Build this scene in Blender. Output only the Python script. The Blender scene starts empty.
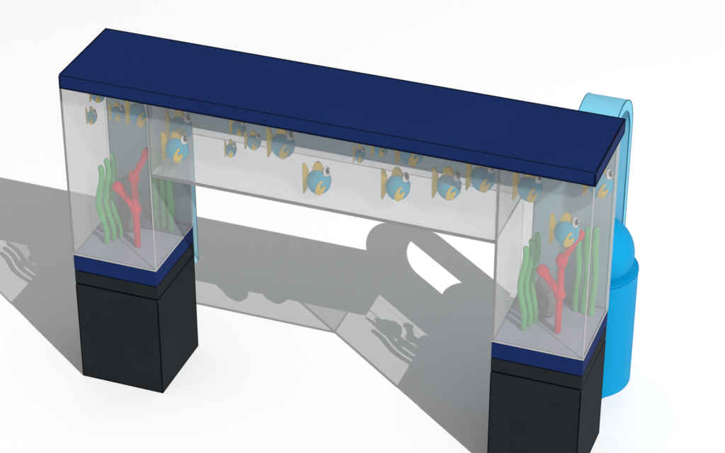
import bpy, bmesh, math, random
from mathutils import Vector, Matrix
random.seed(7)
C = bpy.context.scene
COL = C.collection

# ------------------------------------------------------------------ materials
def lin(c):
    return tuple(((v/255)/12.92 if v/255 <= .04045 else ((v/255+.055)/1.055)**2.4) for v in c)

def mat(name, rgb, rough=.6, spec=.15, var=.06, scale=9.0, linear=True):
    m = bpy.data.materials.new(name); m.use_nodes = True
    nt = m.node_tree; b = nt.nodes['Principled BSDF']
    tc = nt.nodes.new('ShaderNodeTexCoord')
    n = nt.nodes.new('ShaderNodeTexNoise'); n.inputs['Scale'].default_value = scale; n.inputs['Detail'].default_value = 4
    r = nt.nodes.new('ShaderNodeValToRGB')
    c0 = [max(0, v*(1-var)) for v in rgb]; c1 = [min(1, v*(1+var)) for v in rgb]
    r.color_ramp.elements[0].color = (*c0, 1); r.color_ramp.elements[0].position = .3
    r.color_ramp.elements[1].color = (*c1, 1); r.color_ramp.elements[1].position = .7
    nt.links.new(tc.outputs['Object'], n.inputs['Vector'])
    nt.links.new(n.outputs['Fac'], r.inputs['Fac'])
    nt.links.new(r.outputs['Color'], b.inputs['Base Color'])
    b.inputs['Roughness'].default_value = rough
    b.inputs['Specular IOR Level'].default_value = spec
    return m

def glass_mat(name, depth, milk):
    """milky grey acrylic: each face of a pane lets light through (less at a slant, as the path gets longer) and scatters a little"""
    m = bpy.data.materials.new(name); m.use_nodes = True
    nt = m.node_tree; nt.nodes.clear()
    out = nt.nodes.new('ShaderNodeOutputMaterial')
    geo = nt.nodes.new('ShaderNodeNewGeometry')
    dot = nt.nodes.new('ShaderNodeVectorMath'); dot.operation = 'DOT_PRODUCT'
    nt.links.new(geo.outputs['Incoming'], dot.inputs[0]); nt.links.new(geo.outputs['Normal'], dot.inputs[1])
    ab = nt.nodes.new('ShaderNodeMath'); ab.operation = 'ABSOLUTE'; nt.links.new(dot.outputs['Value'], ab.inputs[0])
    mx = nt.nodes.new('ShaderNodeMath'); mx.operation = 'MAXIMUM'; mx.inputs[1].default_value = .35; nt.links.new(ab.outputs[0], mx.inputs[0])
    dv = nt.nodes.new('ShaderNodeMath'); dv.operation = 'DIVIDE'; dv.inputs[0].default_value = -depth; nt.links.new(mx.outputs[0], dv.inputs[1])
    ex = nt.nodes.new('ShaderNodeMath'); ex.operation = 'EXPONENT'; nt.links.new(dv.outputs[0], ex.inputs[0])
    comb = nt.nodes.new('ShaderNodeCombineColor')
    for i in range(3): nt.links.new(ex.outputs[0], comb.inputs[i])
    tr = nt.nodes.new('ShaderNodeBsdfTransparent'); nt.links.new(comb.outputs[0], tr.inputs['Color'])
    df = nt.nodes.new('ShaderNodeBsdfDiffuse'); df.inputs['Color'].default_value = (.83, .83, .84, 1)
    mix = nt.nodes.new('ShaderNodeMixShader'); mix.inputs[0].default_value = milk
    tl = nt.nodes.new('ShaderNodeBsdfTranslucent'); tl.inputs['Color'].default_value = (.83, .83, .84, 1)
    scat = nt.nodes.new('ShaderNodeMixShader'); scat.inputs[0].default_value = .48
    nt.links.new(df.outputs[0], scat.inputs[1]); nt.links.new(tl.outputs[0], scat.inputs[2])
    nt.links.new(tr.outputs[0], mix.inputs[1]); nt.links.new(scat.outputs[0], mix.inputs[2])
    nt.links.new(mix.outputs[0], out.inputs['Surface'])
    return m

M = dict(
    ground = mat('white_ground', (.80, .80, .80), .95, 0, .004, .4),
    navy = mat('navy_lacquer', (.0058, .0182, .088), .7, .04, .05, 3),
    navy_edge = mat('dark_navy_edge', (.0022, .0042, .017), .7, .03, .05, 3),
    black = mat('charcoal_laminate', (.0120, .0150, .0175), .75, .04, .06, 5),
    black_edge = mat('black_edge', (.002, .002, .0025), .8, .02, .05, 5),
    glass = glass_mat('milky_acrylic', .036, .19),
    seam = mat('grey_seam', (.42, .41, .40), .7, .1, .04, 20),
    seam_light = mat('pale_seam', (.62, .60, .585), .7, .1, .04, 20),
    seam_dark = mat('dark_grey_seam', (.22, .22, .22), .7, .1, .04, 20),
    floor = mat('lavender_grey_floor', (.32, .33, .42), .85, .05, .05, 14),
    panel = mat('pale_blue_panel', (.29, .52, .59), .7, .05, .03, 4),
    pipe = mat('light_blue_pipe', (.160, .45, .60), .6, .08, .03, 5),
    teal_edge = mat('dark_teal_edge', (.03, .16, .22), .7, .05, .05, 5),
    bottle = mat('bright_blue_canister', (.0, .235, .46), .6, .08, .03, 4),
    bottle_edge = mat('canister_rim_blue', (.0, .15, .35), .7, .05, .05, 5),
    fish = mat('fish_blue', (.014, .33, .47), .7, .05, .05, 30),
    fin = mat('fin_yellow', (.60, .42, .022), .7, .05, .08, 40),
    eye = mat('eye_white', (.62, .59, .59), .6, .1, .02, 30),
    pupil = mat('pupil_black', (.012, .012, .012), .6, .1, .05, 30),
    coral = mat('red_coral', (.60, .014, .032), .7, .05, .07, 25),
    weed = mat('green_seaweed', (.10, .43, .14), .75, .05, .12, 30),
    rock = mat('grey_rock', (.17, .175, .175), .9, .03, .25, 18),
)

# ------------------------------------------------------------------ helpers
def obj(name, bm, m, parent=None, smooth=False, sharp=None):
    me = bpy.data.meshes.new(name)
    bm.normal_update()
    bm.to_mesh(me); bm.free()
    for mm in (m if isinstance(m, (list, tuple)) else [m]): me.materials.append(mm)
    if smooth:
        for p in me.polygons: p.use_smooth = True
    if sharp:
        for p in me.polygons: p.use_smooth = True
        me.set_sharp_from_angle(angle=math.radians(sharp))
    o = bpy.data.objects.new(name, me); COL.objects.link(o)
    if parent: o.parent = parent
    return o

def empty(name, loc, label=None, cat=None, group=None):
    o = bpy.data.objects.new(name, None); COL.objects.link(o); o.location = loc
    o.empty_display_size = .05
    if label: tag(o, label, cat, group)
    return o

def tag(o, label, cat, group=None):
    o['label'] = label; o['category'] = cat
    if group: o['group'] = group

def box(bm, a, b, bevel=0, mi=0):
    x0, y0, z0 = a; x1, y1, z1 = b
    r = bmesh.ops.create_cube(bm, size=1.0)
    vs = r['verts']
    bmesh.ops.scale(bm, vec=(x1-x0, y1-y0, z1-z0), verts=vs)
    bmesh.ops.translate(bm, vec=((x0+x1)/2, (y0+y1)/2, (z0+z1)/2), verts=vs)
    fs = set(f for v in vs for f in v.link_faces)
    for f in fs: f.material_index = mi
    if bevel:
        es = list(set(e for v in vs for e in v.link_edges))
        bmesh.ops.bevel(bm, geom=es, offset=bevel, segments=2, affect='EDGES', profile=.6)
    return bm

def new(): return bmesh.new()

def edges_bm(a, b, w, proud=.0015, which=None):
    """square strips along the 12 edges of the box a..b, standing proud of it; each strip butts against the next"""
    bm = new()
    (x0, y0, z0), (x1, y1, z1) = a, b
    p = proud
    def rng(lo, hi, side): return (lo-p, lo-p+w) if side == 0 else (hi+p-w, hi+p)
    for axis in 'xyz':
        for s in (0, 1):
            for t in (0, 1):
                key = axis+str(s)+str(t)
                if which is not None and key not in which: continue
                if axis == 'x':
                    Y = rng(y0, y1, s); Z = rng(z0, z1, t)
                    box(bm, (x0-p, Y[0], Z[0]), (x1+p, Y[1], Z[1]))
                elif axis == 'y':
                    X = rng(x0, x1, s); Z = rng(z0, z1, t)
                    box(bm, (X[0], y0-p+w+.0003, Z[0]), (X[1], y1+p-w-.0003, Z[1]))
                else:
                    X = rng(x0, x1, s); Y = rng(y0, y1, t)
                    box(bm, (X[0], Y[0], z0-p+w+.0003), (X[1], Y[1], z1+p-w-.0003))
    return bm

def sweep(bm, pts, radii, seg=12, flat=1.0):
    """smooth round tube through pts with rounded ends"""
    P = [Vector(p) for p in pts]
    ring = []
    n = len(P)
    ref = Vector((0, 1, 0))
    sect = []
    T0 = (P[1]-P[0]).normalized(); T1 = (P[-1]-P[-2]).normalized()
    r0, r1 = radii[0], radii[-1]
    for k in (0, 30, 60): sect.append((P[0]-T0*r0*math.cos(math.radians(k)), T0, r0*max(.02, math.sin(math.radians(k)))))
    for i in range(n):
        T = (P[min(i+1, n-1)]-P[max(i-1, 0)]).normalized()
        sect.append((P[i], T, radii[i]))
    for k in (60, 30, 0): sect.append((P[-1]+T1*r1*math.cos(math.radians(k)), T1, r1*max(.02, math.sin(math.radians(k)))))
    for c, T, r in sect:
        u = T.cross(ref)
        if u.length < 1e-3: u = T.cross(Vector((1, 0, 0)))
        u.normalize(); v = T.cross(u)
        ring.append([bm.verts.new(c+u*r*math.cos(a)+v*r*flat*math.sin(a)) for a in [2*math.pi*j/seg for j in range(seg)]])
    for a, b in zip(ring, ring[1:]):
        for j in range(seg):
            bm.faces.new((a[j], a[(j+1) % seg], b[(j+1) % seg], b[j]))
    bm.faces.new(ring[0][::-1]); bm.faces.new(ring[-1])
    bmesh.ops.recalc_face_normals(bm, faces=bm.faces[:])
    return bm

def prism(bm, poly, d0, d1, axes='xz'):
    """outline in two axes, extruded along the third from d0 to d1"""
    def P(a, b, d):
        return {'xz': (a, d, b), 'yz': (d, a, b), 'xy': (a, b, d)}[axes]
    A = [bm.verts.new(P(a, b, d0)) for a, b in poly]; B = [bm.verts.new(P(a, b, d1)) for a, b in poly]
    n = len(poly)
    bm.faces.new(A); bm.faces.new(B[::-1])
    for i in range(n): bm.faces.new((A[i], B[i], B[(i+1) % n], A[(i+1) % n]))
    bmesh.ops.recalc_face_normals(bm, faces=bm.faces[:])
    return bm

def lathe(bm, prof, seg=64):
    rings = []
    for r, z in prof:
        if r < 1e-5: rings.append([bm.verts.new((0, 0, z))])
        else: rings.append([bm.verts.new((r*math.cos(2*math.pi*j/seg), r*math.sin(2*math.pi*j/seg), z)) for j in range(seg)])
    for a, b in zip(rings, rings[1:]):
        for j in range(seg):
            k = (j+1) % seg
            if len(a) == 1: bm.faces.new((a[0], b[j], b[k]))
            elif len(b) == 1: bm.faces.new((a[j], a[k], b[0]))
            else: bm.faces.new((a[j], a[k], b[k], b[j]))
    bmesh.ops.recalc_face_normals(bm, faces=bm.faces[:])
    return bm

# ------------------------------------------------------------------ dimensions (metres)
L, D = 2.0, .340
W1, X2 = .344, 1.661
ZT, ZB, ZG = .5675, .500, .438        # glass foot, blue plinth foot, groove in the cabinet
ZL, ZTOP = 1.320, 1.3734              # lid underside and top
ZO = .9845                            # underside of the bridge tank
P = .006                              # pane thickness

# ------------------------------------------------------------------ ground
bm = new(); bmesh.ops.create_circle(bm, cap_ends=True, segments=96, radius=400)
g = obj('ground', bm, M['ground']); g['kind'] = 'structure'

# ------------------------------------------------------------------ cabinets under the tanks
def cabinet(x0, x1, label):
    t = empty('tank_stand', ((x0+x1)/2, D/2, 0), label, 'stand', 'stands under the aquarium')
    o = Vector(((x0+x1)/2, D/2, 0))
    def add(name, bm, m):
        bmesh.ops.translate(bm, vec=-o, verts=bm.verts[:]); return obj(name, bm, m, t)
    add('cabinet_body', box(new(), (x0, 0, 0), (x1, D, ZG-.005), .0015), M['black'])
    add('shadow_gap', box(new(), (x0+.0012, .0012, ZG-.005), (x1-.0012, D-.0012, ZG+.003)), M['black_edge'])
    add('top_slab', box(new(), (x0, 0, ZG+.003), (x1, D, ZB-.006), .0015), M['black'])
    add('edge_trim', edges_bm((x0, 0, .0017), (x1, D, ZG-.0052), .0042, .0004, ('x00', 'x10', 'y00', 'y10', 'z00', 'z01', 'z10', 'z11')), M['black_edge'])
    return t
cabinet(0, W1, 'black square cabinet standing at the left end, wholly in view under the tank')
cabinet(X2, L, 'black square cabinet standing at the right end, in front of the blue canister')

# ------------------------------------------------------------------ upright glass tanks
def tank(x0, x1, label, inner):
    o = Vector(((x0+x1)/2, D/2, ZB))
    t = empty('fish_tank', o, label, 'fish tank', 'upright glass tanks of the aquarium')
    def add(name, bm, m, parent=None):
        bmesh.ops.translate(bm, vec=-o, verts=bm.verts[:]); return obj(name, bm, m, parent or t)
    b = add('plinth', box(new(), (x0, 0, ZB), (x1, D, ZT-.001), .0012), M['navy'])
    add('foot_line', box(new(), (x0+.0012, .0012, ZB-.006), (x1-.0012, D-.0012, ZB)), M['navy_edge'], b)
    add('floor_sheet', box(new(), (x0+P+.001, P+.001, ZT-.001), (x1-P-.001, D-P-.001, ZT+.003)), M['floor'])
    z0, z1 = ZT, ZL-.0015
    e = .0008
    for nm, a, c in (('front', (x0, 0, z0), (x1, P, z1)), ('back', (x0, D-P, z0), (x1, D, z1)),
                     ('left', (x0, P+e, z0), (x0+P, D-P-e, z1)), ('right', (x1-P, P+e, z0), (x1, D-P-e, z1))):
        add('pane', box(new(), a, c), M['glass'])
    w = .0036
    s = add('seam', edges_bm((x0, 0, ZT+.0012), (x1, D, ZL-.003), w, .001,
                         ('x00', 'y00', 'y10', 'z11')), M['seam'])
    add('seam', edges_bm((x0, 0, ZT+.0050), (x1, D, ZL-.003), .0024, .0008, ('z10',)), M['seam'])
    w2 = .0080 if inner == 'left' else .0060
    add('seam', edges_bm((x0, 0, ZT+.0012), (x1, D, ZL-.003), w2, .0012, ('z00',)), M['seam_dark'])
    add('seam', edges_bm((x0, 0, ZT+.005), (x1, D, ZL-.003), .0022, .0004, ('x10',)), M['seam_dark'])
    return t
tank(0, W1, 'upright milky glass tank on the left cabinet, pale blue panel behind it', 'right')
tank(X2, L, 'upright milky glass tank on the right cabinet, beside the blue canister', 'left')

# ------------------------------------------------------------------ bridge tank
o = Vector(((W1+X2)/2, D/2, ZO))
t = empty('bridge_tank', o, 'long shallow glass tank bridging the gap between the two upright tanks', 'fish tank')
def addb(name, bm, m):
    bmesh.ops.translate(bm, vec=-o, verts=bm.verts[:]); return obj(name, bm, m, t)
xa, xb = W1+.0015, X2-.0015
addb('pane', box(new(), (xa, 0, ZO), (xb, P, ZL-.0015)), M['glass'])
addb('pane', box(new(), (xa, D-P, ZO), (xb, D, ZL-.0015)), M['glass'])
addb('pane', box(new(), (xa, P+.0008, ZO), (xb, D-P-.0008, ZO+P)), M['glass'])
addb('dimming_strip', box(new(), (xa+.001, D-P-.0075, ZO+P+.0008), (xb-.001, D-P-.0015, 1.016)), M['glass'])  # extra milky strip, added to dim the bright band low on the back pane
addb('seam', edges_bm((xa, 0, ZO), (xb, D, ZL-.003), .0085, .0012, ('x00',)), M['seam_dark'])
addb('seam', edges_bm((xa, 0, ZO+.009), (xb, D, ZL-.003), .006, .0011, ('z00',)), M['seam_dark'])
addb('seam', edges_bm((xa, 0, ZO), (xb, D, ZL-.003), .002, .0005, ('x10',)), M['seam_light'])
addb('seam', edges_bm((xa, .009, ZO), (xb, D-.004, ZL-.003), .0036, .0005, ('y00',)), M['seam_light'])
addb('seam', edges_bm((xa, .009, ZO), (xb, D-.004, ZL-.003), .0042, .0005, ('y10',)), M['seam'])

# ------------------------------------------------------------------ lid
lx0, lx1, ly0, ly1 = .030, 2.0153, -.0532, .334
o = Vector(((lx0+lx1)/2, (ly0+ly1)/2, ZL))
lid = empty('aquarium_lid', o, 'long flat navy blue lid lying across the top of all the tanks', 'lid')
bm = box(new(), (lx0, ly0, ZL), (lx1, ly1, ZTOP), .001); bmesh.ops.translate(bm, vec=-o, verts=bm.verts[:])
obj('lid_board', bm, M['navy'], lid)
bm = edges_bm((lx0, ly0, ZL), (lx1, ly1, ZTOP), .0058, .0012, ('x10', 'x11', 'y00', 'y01', 'y10', 'y11', 'z00', 'z01', 'z10', 'z11', 'x00'))
bmesh.ops.translate(bm, vec=-o, verts=bm.verts[:]); obj('edge_trim', bm, M['navy_edge'], lid)
bm = edges_bm((lx0+.006, ly0, ZL), (lx1-.006, ly1, ZTOP), .002, .0008, ('x01',))
bmesh.ops.translate(bm, vec=-o, verts=bm.verts[:]); obj('edge_trim', bm, M['navy_edge'], lid)

# ------------------------------------------------------------------ pale blue back panel (an upside-down U)
y0, y1 = .3425, .378
zb_, zs, zt_ = .392, 1.012, 1.345
poly = [(.006, zb_), (.345, zb_), (.345, zs), (1.700, zs), (1.700, zb_), (1.991, zb_), (1.991, zt_), (.006, zt_)]
o = Vector((1.0, .36, zb_))
bm = new(); prism(bm, [(a-o.x, b-o.z) for a, b in poly], y0-o.y, y1-o.y)
pn = obj('back_panel', bm, M['panel']); pn.location = o
tag(pn, 'pale blue upside-down U shaped panel fixed against the back of the tanks', 'panel')
bm = new()
box(bm, (.345-o.x+.0005, y0-.0008-o.y, zs-.0012-o.z), (1.700-o.x-.0005, y0+.004-o.y, zs+.006-o.z))
for xx in (.006, .3396, 1.700, 1.9856):
    box(bm, (xx-o.x-.0007, y0-.0008-o.y, zb_-o.z-.0006), (xx-o.x+.0050, y0+.004-o.y, (zs-.0016 if .3 < xx < 1.75 else zt_)-o.z))
for xx in (.3404, 1.9864):
    box(bm, (xx-o.x, y1-.003-o.y, zb_-o.z-.0006), (xx-o.x+.0053, y1+.001-o.y, (zs-.0016 if xx < 1 else zt_)-o.z))
obj('edge_trim', bm, M['teal_edge'], pn)

# ------------------------------------------------------------------ canister filter with its arched pipe
o = Vector((1.886, .568, .092))
cn = empty('canister_filter', o, 'bright blue round canister with a light blue arched pipe, behind the right tank', 'filter')
R = .165; zr = .598-o.z
bm = lathe(new(), [(0, 0), (R-.004, 0), (R, .004), (R, zr-.003), (R-.003, zr), (.06, zr), (0, zr)], 72)
obj('canister_body', bm, M['bottle'], cn, sharp=35)
bm = new(); lathe(bm, [(R+.0012, zr-.007), (R+.0016, zr-.0045), (R+.0012, zr-.002), (R-.001, zr-.002), (R-.001, zr-.007), (R+.0012, zr-.007)], 72)
obj('rim', bm, M['bottle_edge'], cn)
rs, zc = .147, .655-o.z
prof = []
a0 = math.asin((zr+.0005-zc)/rs)
for i in range(25):
    a = a0+(math.pi/2-a0)*i/24
    prof.append((rs*math.cos(a) if i < 24 else 0, zc+rs*math.sin(a)))
obj('dome', lathe(new(), prof, 72), M['bottle'], cn, smooth=True)
# arch: band with a U profile in the y-z plane
yc, za, ri, ro = .540-o.y, 1.140-o.z, .128, .170
xl, xr = 1.814-o.x, 1.960-o.x
ze = .660-o.z
N = 40
outer = [(yc+ro, ze)]+[(yc+ro*math.cos(math.pi*i/N), za+ro*math.sin(math.pi*i/N)) for i in range(N+1)]+[(yc-ro, ze)]
inner = [(yc-ri, ze)]+[(yc-ri*math.cos(math.pi*i/N), za+ri*math.sin(math.pi*i/N)) for i in range(N+1)]+[(yc+ri, ze)]
def band(bm, outer, inner, d0, d1):
    n = len(outer); inn = inner[::-1]
    ro0 = [bm.verts.new((d0, *p)) for p in outer]; ri0 = [bm.verts.new((d0, *p)) for p in inn]
    ro1 = [bm.verts.new((d1, *p)) for p in outer]; ri1 = [bm.verts.new((d1, *p)) for p in inn]
    for i in range(n-1):
        bm.faces.new((ro0[i], ro0[i+1], ri0[i+1], ri0[i])); bm.faces.new((ro1[i], ri1[i], ri1[i+1], ro1[i+1]))
        bm.faces.new((ro0[i], ro1[i], ro1[i+1], ro0[i+1])); bm.faces.new((ri0[i], ri0[i+1], ri1[i+1], ri1[i]))
    for i in (0, n-1): bm.faces.new((ro0[i], ri0[i], ri1[i], ro1[i]))
    bmesh.ops.recalc_face_normals(bm, faces=bm.faces[:])
    return bm
ar = obj('arched_pipe', band(new(), outer, inner, xl, xr), M['pipe'], cn, sharp=35)
def off(pts, d):
    res = []
    for y, z in pts:
        if z <= za: res.append((y+(d if y > yc else -d), z))
        else:
            v = Vector((y-yc, z-za)); v = v.normalized()*(v.length+d); res.append((yc+v.x, za+v.y))
    return res
bm = new()
for xx in (xl, xr):
    band(bm, off(outer, .001), off(inner, ro-ri-.003), xx-.0022, xx+.0012) if xx == xr else band(bm, off(outer, .001), off(inner, ro-ri-.003), xx-.0012, xx+.0022)
band(bm, off(outer, -(ro-ri)+.0025), off(inner, -.001), xr-.0022, xr+.0012)
obj('edge_line', bm, M['teal_edge'], ar)

# ------------------------------------------------------------------ planting inside the upright tanks
def seaweed(x, y, rz, label, tall, wig, rad=.0110):
    t = empty('seaweed', (x, y, ZT+.003), label, 'seaweed', 'seaweed clumps in the tanks')
    t.rotation_euler.z = rz
    for k, (dx, dy, h) in enumerate(((-.013, -.030, .330), (0, 0, .345), (.013, .028, .358))):
        pts = []; n = 16; h *= tall
        for i in range(n):
            f = i/(n-1)
            s = wig*(.0105*math.sin(f*2*math.pi*1.25+.6+k*.25))-.004*(f-.5)
            pts.append((dx+s, dy+.4*s, .006+f*h))
        bm = new(); sweep(bm, pts, [rad]*n, 14)
        obj('frond', bm, M['weed'], t, smooth=True)
    return t
seaweed(.092, .138, 0, 'three wavy green seaweed fronds at the front left of the left tank', 1, 1)
seaweed(.252, .283, math.radians(-75), 'three green seaweed fronds in the back right corner of the left tank', .93, -.5, .0130)
seaweed(1.752, .134, 0, 'three wavy green seaweed fronds at the front left of the right tank', 1.03, .8)
seaweed(1.924, .283, math.radians(-75), 'three tall green seaweed fronds in the back right corner of the right tank', 1.0, -.8, .0125)

def coral(x, y, label):
    t = empty('coral', (x, y, ZT+.003), label, 'coral', 'red branching corals')
    z = -.003
    J = Vector((.001, 0, .166)); A = Vector((-.064, -.003, .252)); B = Vector((.000, .004, .306)); T = Vector((.058, .006, .424))
    def br(a, b, r0, r1):
        pts = [a.lerp(b, i/5) for i in range(6)]
        bm = new(); sweep(bm, pts, [r0+(r1-r0)*i/5 for i in range(6)], 14)
        obj('branch', bm, M['coral'], t, smooth=True)
    br(Vector((0, 0, .008)), J, .0125, .0125); br(J, A, .0135, .0145); br(J, B, .0135, .0115); br(B, T, .0120, .0120)
    for c, rx, rz, tilt in ((J, .0215, .026, 0), (A, .0215, .026, .75), (B, .0215, .029, 0), (T, .0185, .022, -.4)):
        bm = new(); bmesh.ops.create_icosphere(bm, subdivisions=3, radius=1)
        bmesh.ops.scale(bm, vec=(rx, rx, rz), verts=bm.verts[:])
        bmesh.ops.rotate(bm, cent=(0, 0, 0), matrix=Matrix.Rotation(-tilt, 3, 'Y'), verts=bm.verts[:])
        bmesh.ops.translate(bm, vec=c, verts=bm.verts[:])
        obj('knob', bm, M['coral'], t, smooth=True)
    return t
coral(.2085, .131, 'red branching coral with round knobs standing in the left tank')
coral(1.8675, .131, 'red branching coral with round knobs standing in the right tank, under a blue fish')

def rock(x, y, rz, label, tall=1):
    rnd = random.Random(11)
    bm = new()
    for (cx, cy, cz, sx, sy, sz, n) in ((0, 0, .075, .052, .060, .080, 0), (-.018, .014, .145, .032, .036, .080, 1), (.030, .018, .080, .026, .04, .085, 2)):
        r = bmesh.ops.create_icosphere(bm, subdivisions=2, radius=1)
        for v in r['verts']:
            d = 1+rnd.uniform(-.14, .14)
            v.co = Vector((cx+v.co.x*sx*d, cy+v.co.y*sy*d, max(.001+.001*n, cz+v.co.z*sz*d)))
    o = obj('rock', bm, M['rock']); o.location = (x, y, ZT+.003); o.rotation_euler.z = rz; o.scale.z = tall
    tag(o, label, 'rock', 'rocks on the tank floors')
    return o
rock(.128, .236, 0, 'tall jagged grey rock behind the red coral in the left tank')
rock(1.797, .236, 0, 'low jagged grey rock behind the red coral in the right tank', .72)

# ------------------------------------------------------------------ fish
def fish_proto():
    t = empty('fish', (0, 0, 0))
    bm = new(); bmesh.ops.create_uvsphere(bm, u_segments=36, v_segments=24, radius=1)
    for v in bm.verts:                           # a round body that narrows a little to the tail
        if v.co.x < 0: v.co.y *= 1-.12*v.co.x*v.co.x; v.co.z *= 1-.06*v.co.x*v.co.x
        v.co.x *= .97; v.co.z *= 1.09
    obj('body', bm, M['fish'], t, smooth=True)
    # tail: a tall fan with a straight rear edge, thickest in the middle
    poly = [(-1.38, -1.36), (-1.31, -1.40), (-1.20, -1.28), (-1.02, -.86), (-.88, -.46), (-.78, 0), (-.86, .50), (-.94, .92), (-1.08, 1.28), (-1.24, 1.46), (-1.38, 1.38), (-1.40, 0)]
    bm = new(); prism(bm, poly, -.09, .09)
    bmesh.ops.bevel(bm, geom=[e for e in bm.edges if abs(e.verts[0].co.y-e.verts[1].co.y) < 1e-6], offset=.05, segments=2, affect='EDGES')
    obj('tail_fin', bm, M['fin'], t)
    # dorsal fin: a rounded bump along the top
    poly = [(-.52, .80)]+[(-.06+.46*math.cos(math.pi-a)*(1 if a < 1.57 else 1), .98+.80*math.sin(a)) for a in [math.pi*i/12 for i in range(13)]]+[(.42, .80)]
    bm = new(); prism(bm, poly, -.14, .14)
    bmesh.ops.bevel(bm, geom=[e for e in bm.edges if abs(e.verts[0].co.y-e.verts[1].co.y) < 1e-6], offset=.07, segments=2, affect='EDGES')
    obj('dorsal_fin', bm, M['fin'], t)
    # pectoral fins: curled drops hugging each flank
    shp = [(.27, .60), (.32, .47), (.16, .38), (.06, .22), (.09, .04), (.22, .10), (.38, .20), (.43, .08), (.31, -.14), (.25, -.36), (.13, -.56), (-.04, -.62), (-.21, -.50), (-.28, -.22), (-.21, .08), (-.06, .36), (.12, .56)]
    for s in (-1, 1):
        n = Vector((.36, .90*s, -.12)).normalized(); ux = Vector((1, 0, 0)); ux = (ux-n*ux.dot(n)).normalized(); uz = Vector((0, 0, 1)); uz = (uz-n*uz.dot(n)-ux*uz.dot(ux)).normalized()
        bm = new()
        A = [bm.verts.new(n+ux*p*1.22+uz*r_*1.22) for p, r_ in shp]
        f0 = bm.faces.new(A); bm.normal_update()
        bmesh.ops.triangulate(bm, faces=[f0], ngon_method='EAR_CLIP')
        bmesh.ops.subdivide_edges(bm, edges=bm.edges[:], cuts=3, use_grid_fill=True)
        bm.normal_update()
        ex = bmesh.ops.extrude_face_region(bm, geom=bm.faces[:])
        top = {v for v in ex['geom'] if isinstance(v, bmesh.types.BMVert)}
        for v in bm.verts:                       # wrap both skins of the fin round the flank
            d = v.co.normalized()*(1.11 if v in top else .93)
            v.co = Vector((d.x*.97, d.y, d.z*1.09))
        bmesh.ops.recalc_face_normals(bm, faces=bm.faces[:])
        obj('pectoral_fin', bm, M['fin'], t)
    # one big eye on the brow, a flattened ball that looks forward; pupil on its face with a pale glint
    n = Vector((.93, -.20, .26)).normalized(); c = Vector((.62, .05, .96))
    def ball(pos, r, th, sub=3):
        bm = new(); bmesh.ops.create_icosphere(bm, subdivisions=sub, radius=1)
        q = n.to_track_quat('Z', 'Y').to_matrix()
        bmesh.ops.scale(bm, vec=(r, r, th), verts=bm.verts[:])
        bmesh.ops.rotate(bm, cent=(0, 0, 0), matrix=q, verts=bm.verts[:])
        bmesh.ops.translate(bm, vec=pos, verts=bm.verts[:]); return bm
    e = obj('eye', ball(c, .43, .16), M['eye'], t, smooth=True)
    side = n.cross(Vector((0, 0, 1))).normalized(); upv = side.cross(n)
    pc = c+n*.150+upv*.08
    pu = obj('pupil', ball(pc, .25, .09), M['pupil'], e, smooth=True)
    obj('glint', ball(pc+n*.075+upv*.02-side*.11, .09, .06, 2), M['eye'], e, smooth=True)
    return t
proto = fish_proto()
def copy_fish(src):
    r = src.copy(); COL.objects.link(r)
    for ch in list(src.children):
        c = ch.copy(); COL.objects.link(c); c.parent = r
        for gch in list(ch.children):
            d = gch.copy(); COL.objects.link(d); d.parent = c
    return r
BIG, MID = .0450, .0270
LT, RT = 'in the left upright tank', 'in the right upright tank'
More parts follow.
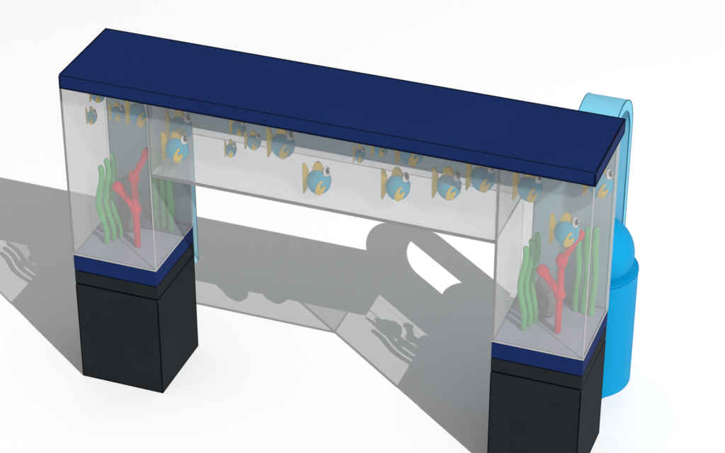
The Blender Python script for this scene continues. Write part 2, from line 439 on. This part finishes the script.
FISH = [   # x, y, z, size, squeeze, yaw in degrees, label
    (.059, .12, 1.114, .0255, .70, 0, 'tiny narrow blue fish at the far left, alone beside the left tank\'s outer wall'),
    (.092, .12, 1.215, MID, 1, 0, 'small blue fish at the far left, nearly hidden by the lid'),
    (.152, .15, 1.133, MID, 1, 0, 'small round blue fish in the left tank, between a hidden fish and a large one'),
    (.247, .15, 1.150, BIG, 1, 0, 'large blue fish in the left tank, touching the bridge tank\'s left seam'),
    (.398, .165, 1.112, BIG, 1, 0, 'large blue fish behind another, its underside touching the front fish\'s top fin'),
    (.433, .055, 1.088, BIG, 1, 0, 'large blue fish at the left end of the bridge tank, in front of another fish'),
    (.638, .15, 1.165, MID, 1, 0, 'small blue fish cut off by the lid, directly above a tiny narrow fish'),
    (.626, .10, 1.098, .0255, .75, 0, 'tiny narrow blue fish low in the bridge tank, left of a small round fish'),
    (.708, .12, 1.137, MID, 1, 0, 'small round blue fish wholly visible just left of a large one in the bridge tank'),
    (.821, .12, 1.147, BIG, 1, 0, 'large blue fish just under the lid, right beside a small round whole fish'),
    (.982, .06, 1.063, BIG, 1, 0, 'large blue fish swimming lowest and alone near the middle of the bridge tank'),
    (1.105, .15, 1.146, .0255, .75, 0, 'tiny narrow blue fish right under the lid in the middle of the bridge tank'),
    (1.184, .15, 1.191, MID, 1, 0, 'small blue fish half hidden by the lid, right of a tiny narrow fish'),
    (1.300, .15, 1.198, BIG, 1, 0, 'large blue fish more than half hidden by the lid, directly above another large fish'),
    (1.280, .06, 1.101, BIG, 1, 0, 'large blue fish in the bridge tank, directly below one half hidden by the lid'),
    (1.462, .08, 1.131, BIG, 1, 0, 'large whole blue fish in the bridge tank, left of one touching the vertical seam'),
    (1.573, .12, 1.164, BIG, 1, 0, 'large blue fish at the right end of the bridge tank, touching the vertical seam'),
    (1.744, .12, 1.159, BIG, 1, 0, 'large blue fish at the top left of the right tank, tail near the inner wall'),
    (1.896, .07, 1.040, BIG, 1, 0, 'large blue fish swimming right above the red coral in the right tank'),
    (1.954, .285, 1.125, BIG, 1, 0, 'large blue fish at the far right, behind the front corner of the lid'),
]
for i, (x, y, z, s, sq, yaw, lab) in enumerate(FISH):
    f = proto if i == 0 else copy_fish(proto)
    f.location = (x, y, z); f.scale = (s*sq, s, s); f.rotation_euler = (0, 0, math.radians(yaw))
    tag(f, lab, 'fish', 'blue and yellow fish in the tanks')

# ------------------------------------------------------------------ light: one far, small, hard lamp and a plain white surround
w = bpy.data.worlds.new('World'); C.world = w; w.use_nodes = True
bg = w.node_tree.nodes['Background']; bg.inputs['Color'].default_value = (1, 1, 1, 1); bg.inputs['Strength'].default_value = .43
sd = Vector((.8497, -.6252, 1)).normalized()
DIST = 55.0
ld = bpy.data.lights.new('studio_lamp', 'AREA'); ld.shape = 'DISK'; ld.size = .16
E_IRR = 3.95
ld.energy = E_IRR*math.pi*DIST*DIST; ld.color = (1, .998, .995)
lo = bpy.data.objects.new('studio_lamp', ld); COL.objects.link(lo)
lo.location = Vector((1.1, .5, .4))+sd*DIST
lo.rotation_euler = sd.to_track_quat('Z', 'Y').to_euler()

# ------------------------------------------------------------------ camera
cd = bpy.data.cameras.new('camera'); cam = bpy.data.objects.new('camera', cd); COL.objects.link(cam)
cd.lens = 110.54; cd.sensor_width = 36; cd.sensor_fit = 'HORIZONTAL'; cd.clip_end = 2000
cam.location = (3.46883, -6.27581, 5.17159)
yaw, pit = -.35123, -.563585
f = Vector((math.sin(yaw)*math.cos(pit), math.cos(yaw)*math.cos(pit), math.sin(pit)))
cam.rotation_euler = f.to_track_quat('-Z', 'Y').to_euler()
C.camera = cam

# ------------------------------------------------------------------ render settings
C.view_settings.view_transform = 'Standard'; C.view_settings.look = 'None'
C.view_settings.exposure = 0; C.view_settings.gamma = 1
C.cycles.transparent_max_bounces = 64
C.cycles.max_bounces = 12; C.cycles.diffuse_bounces = 5
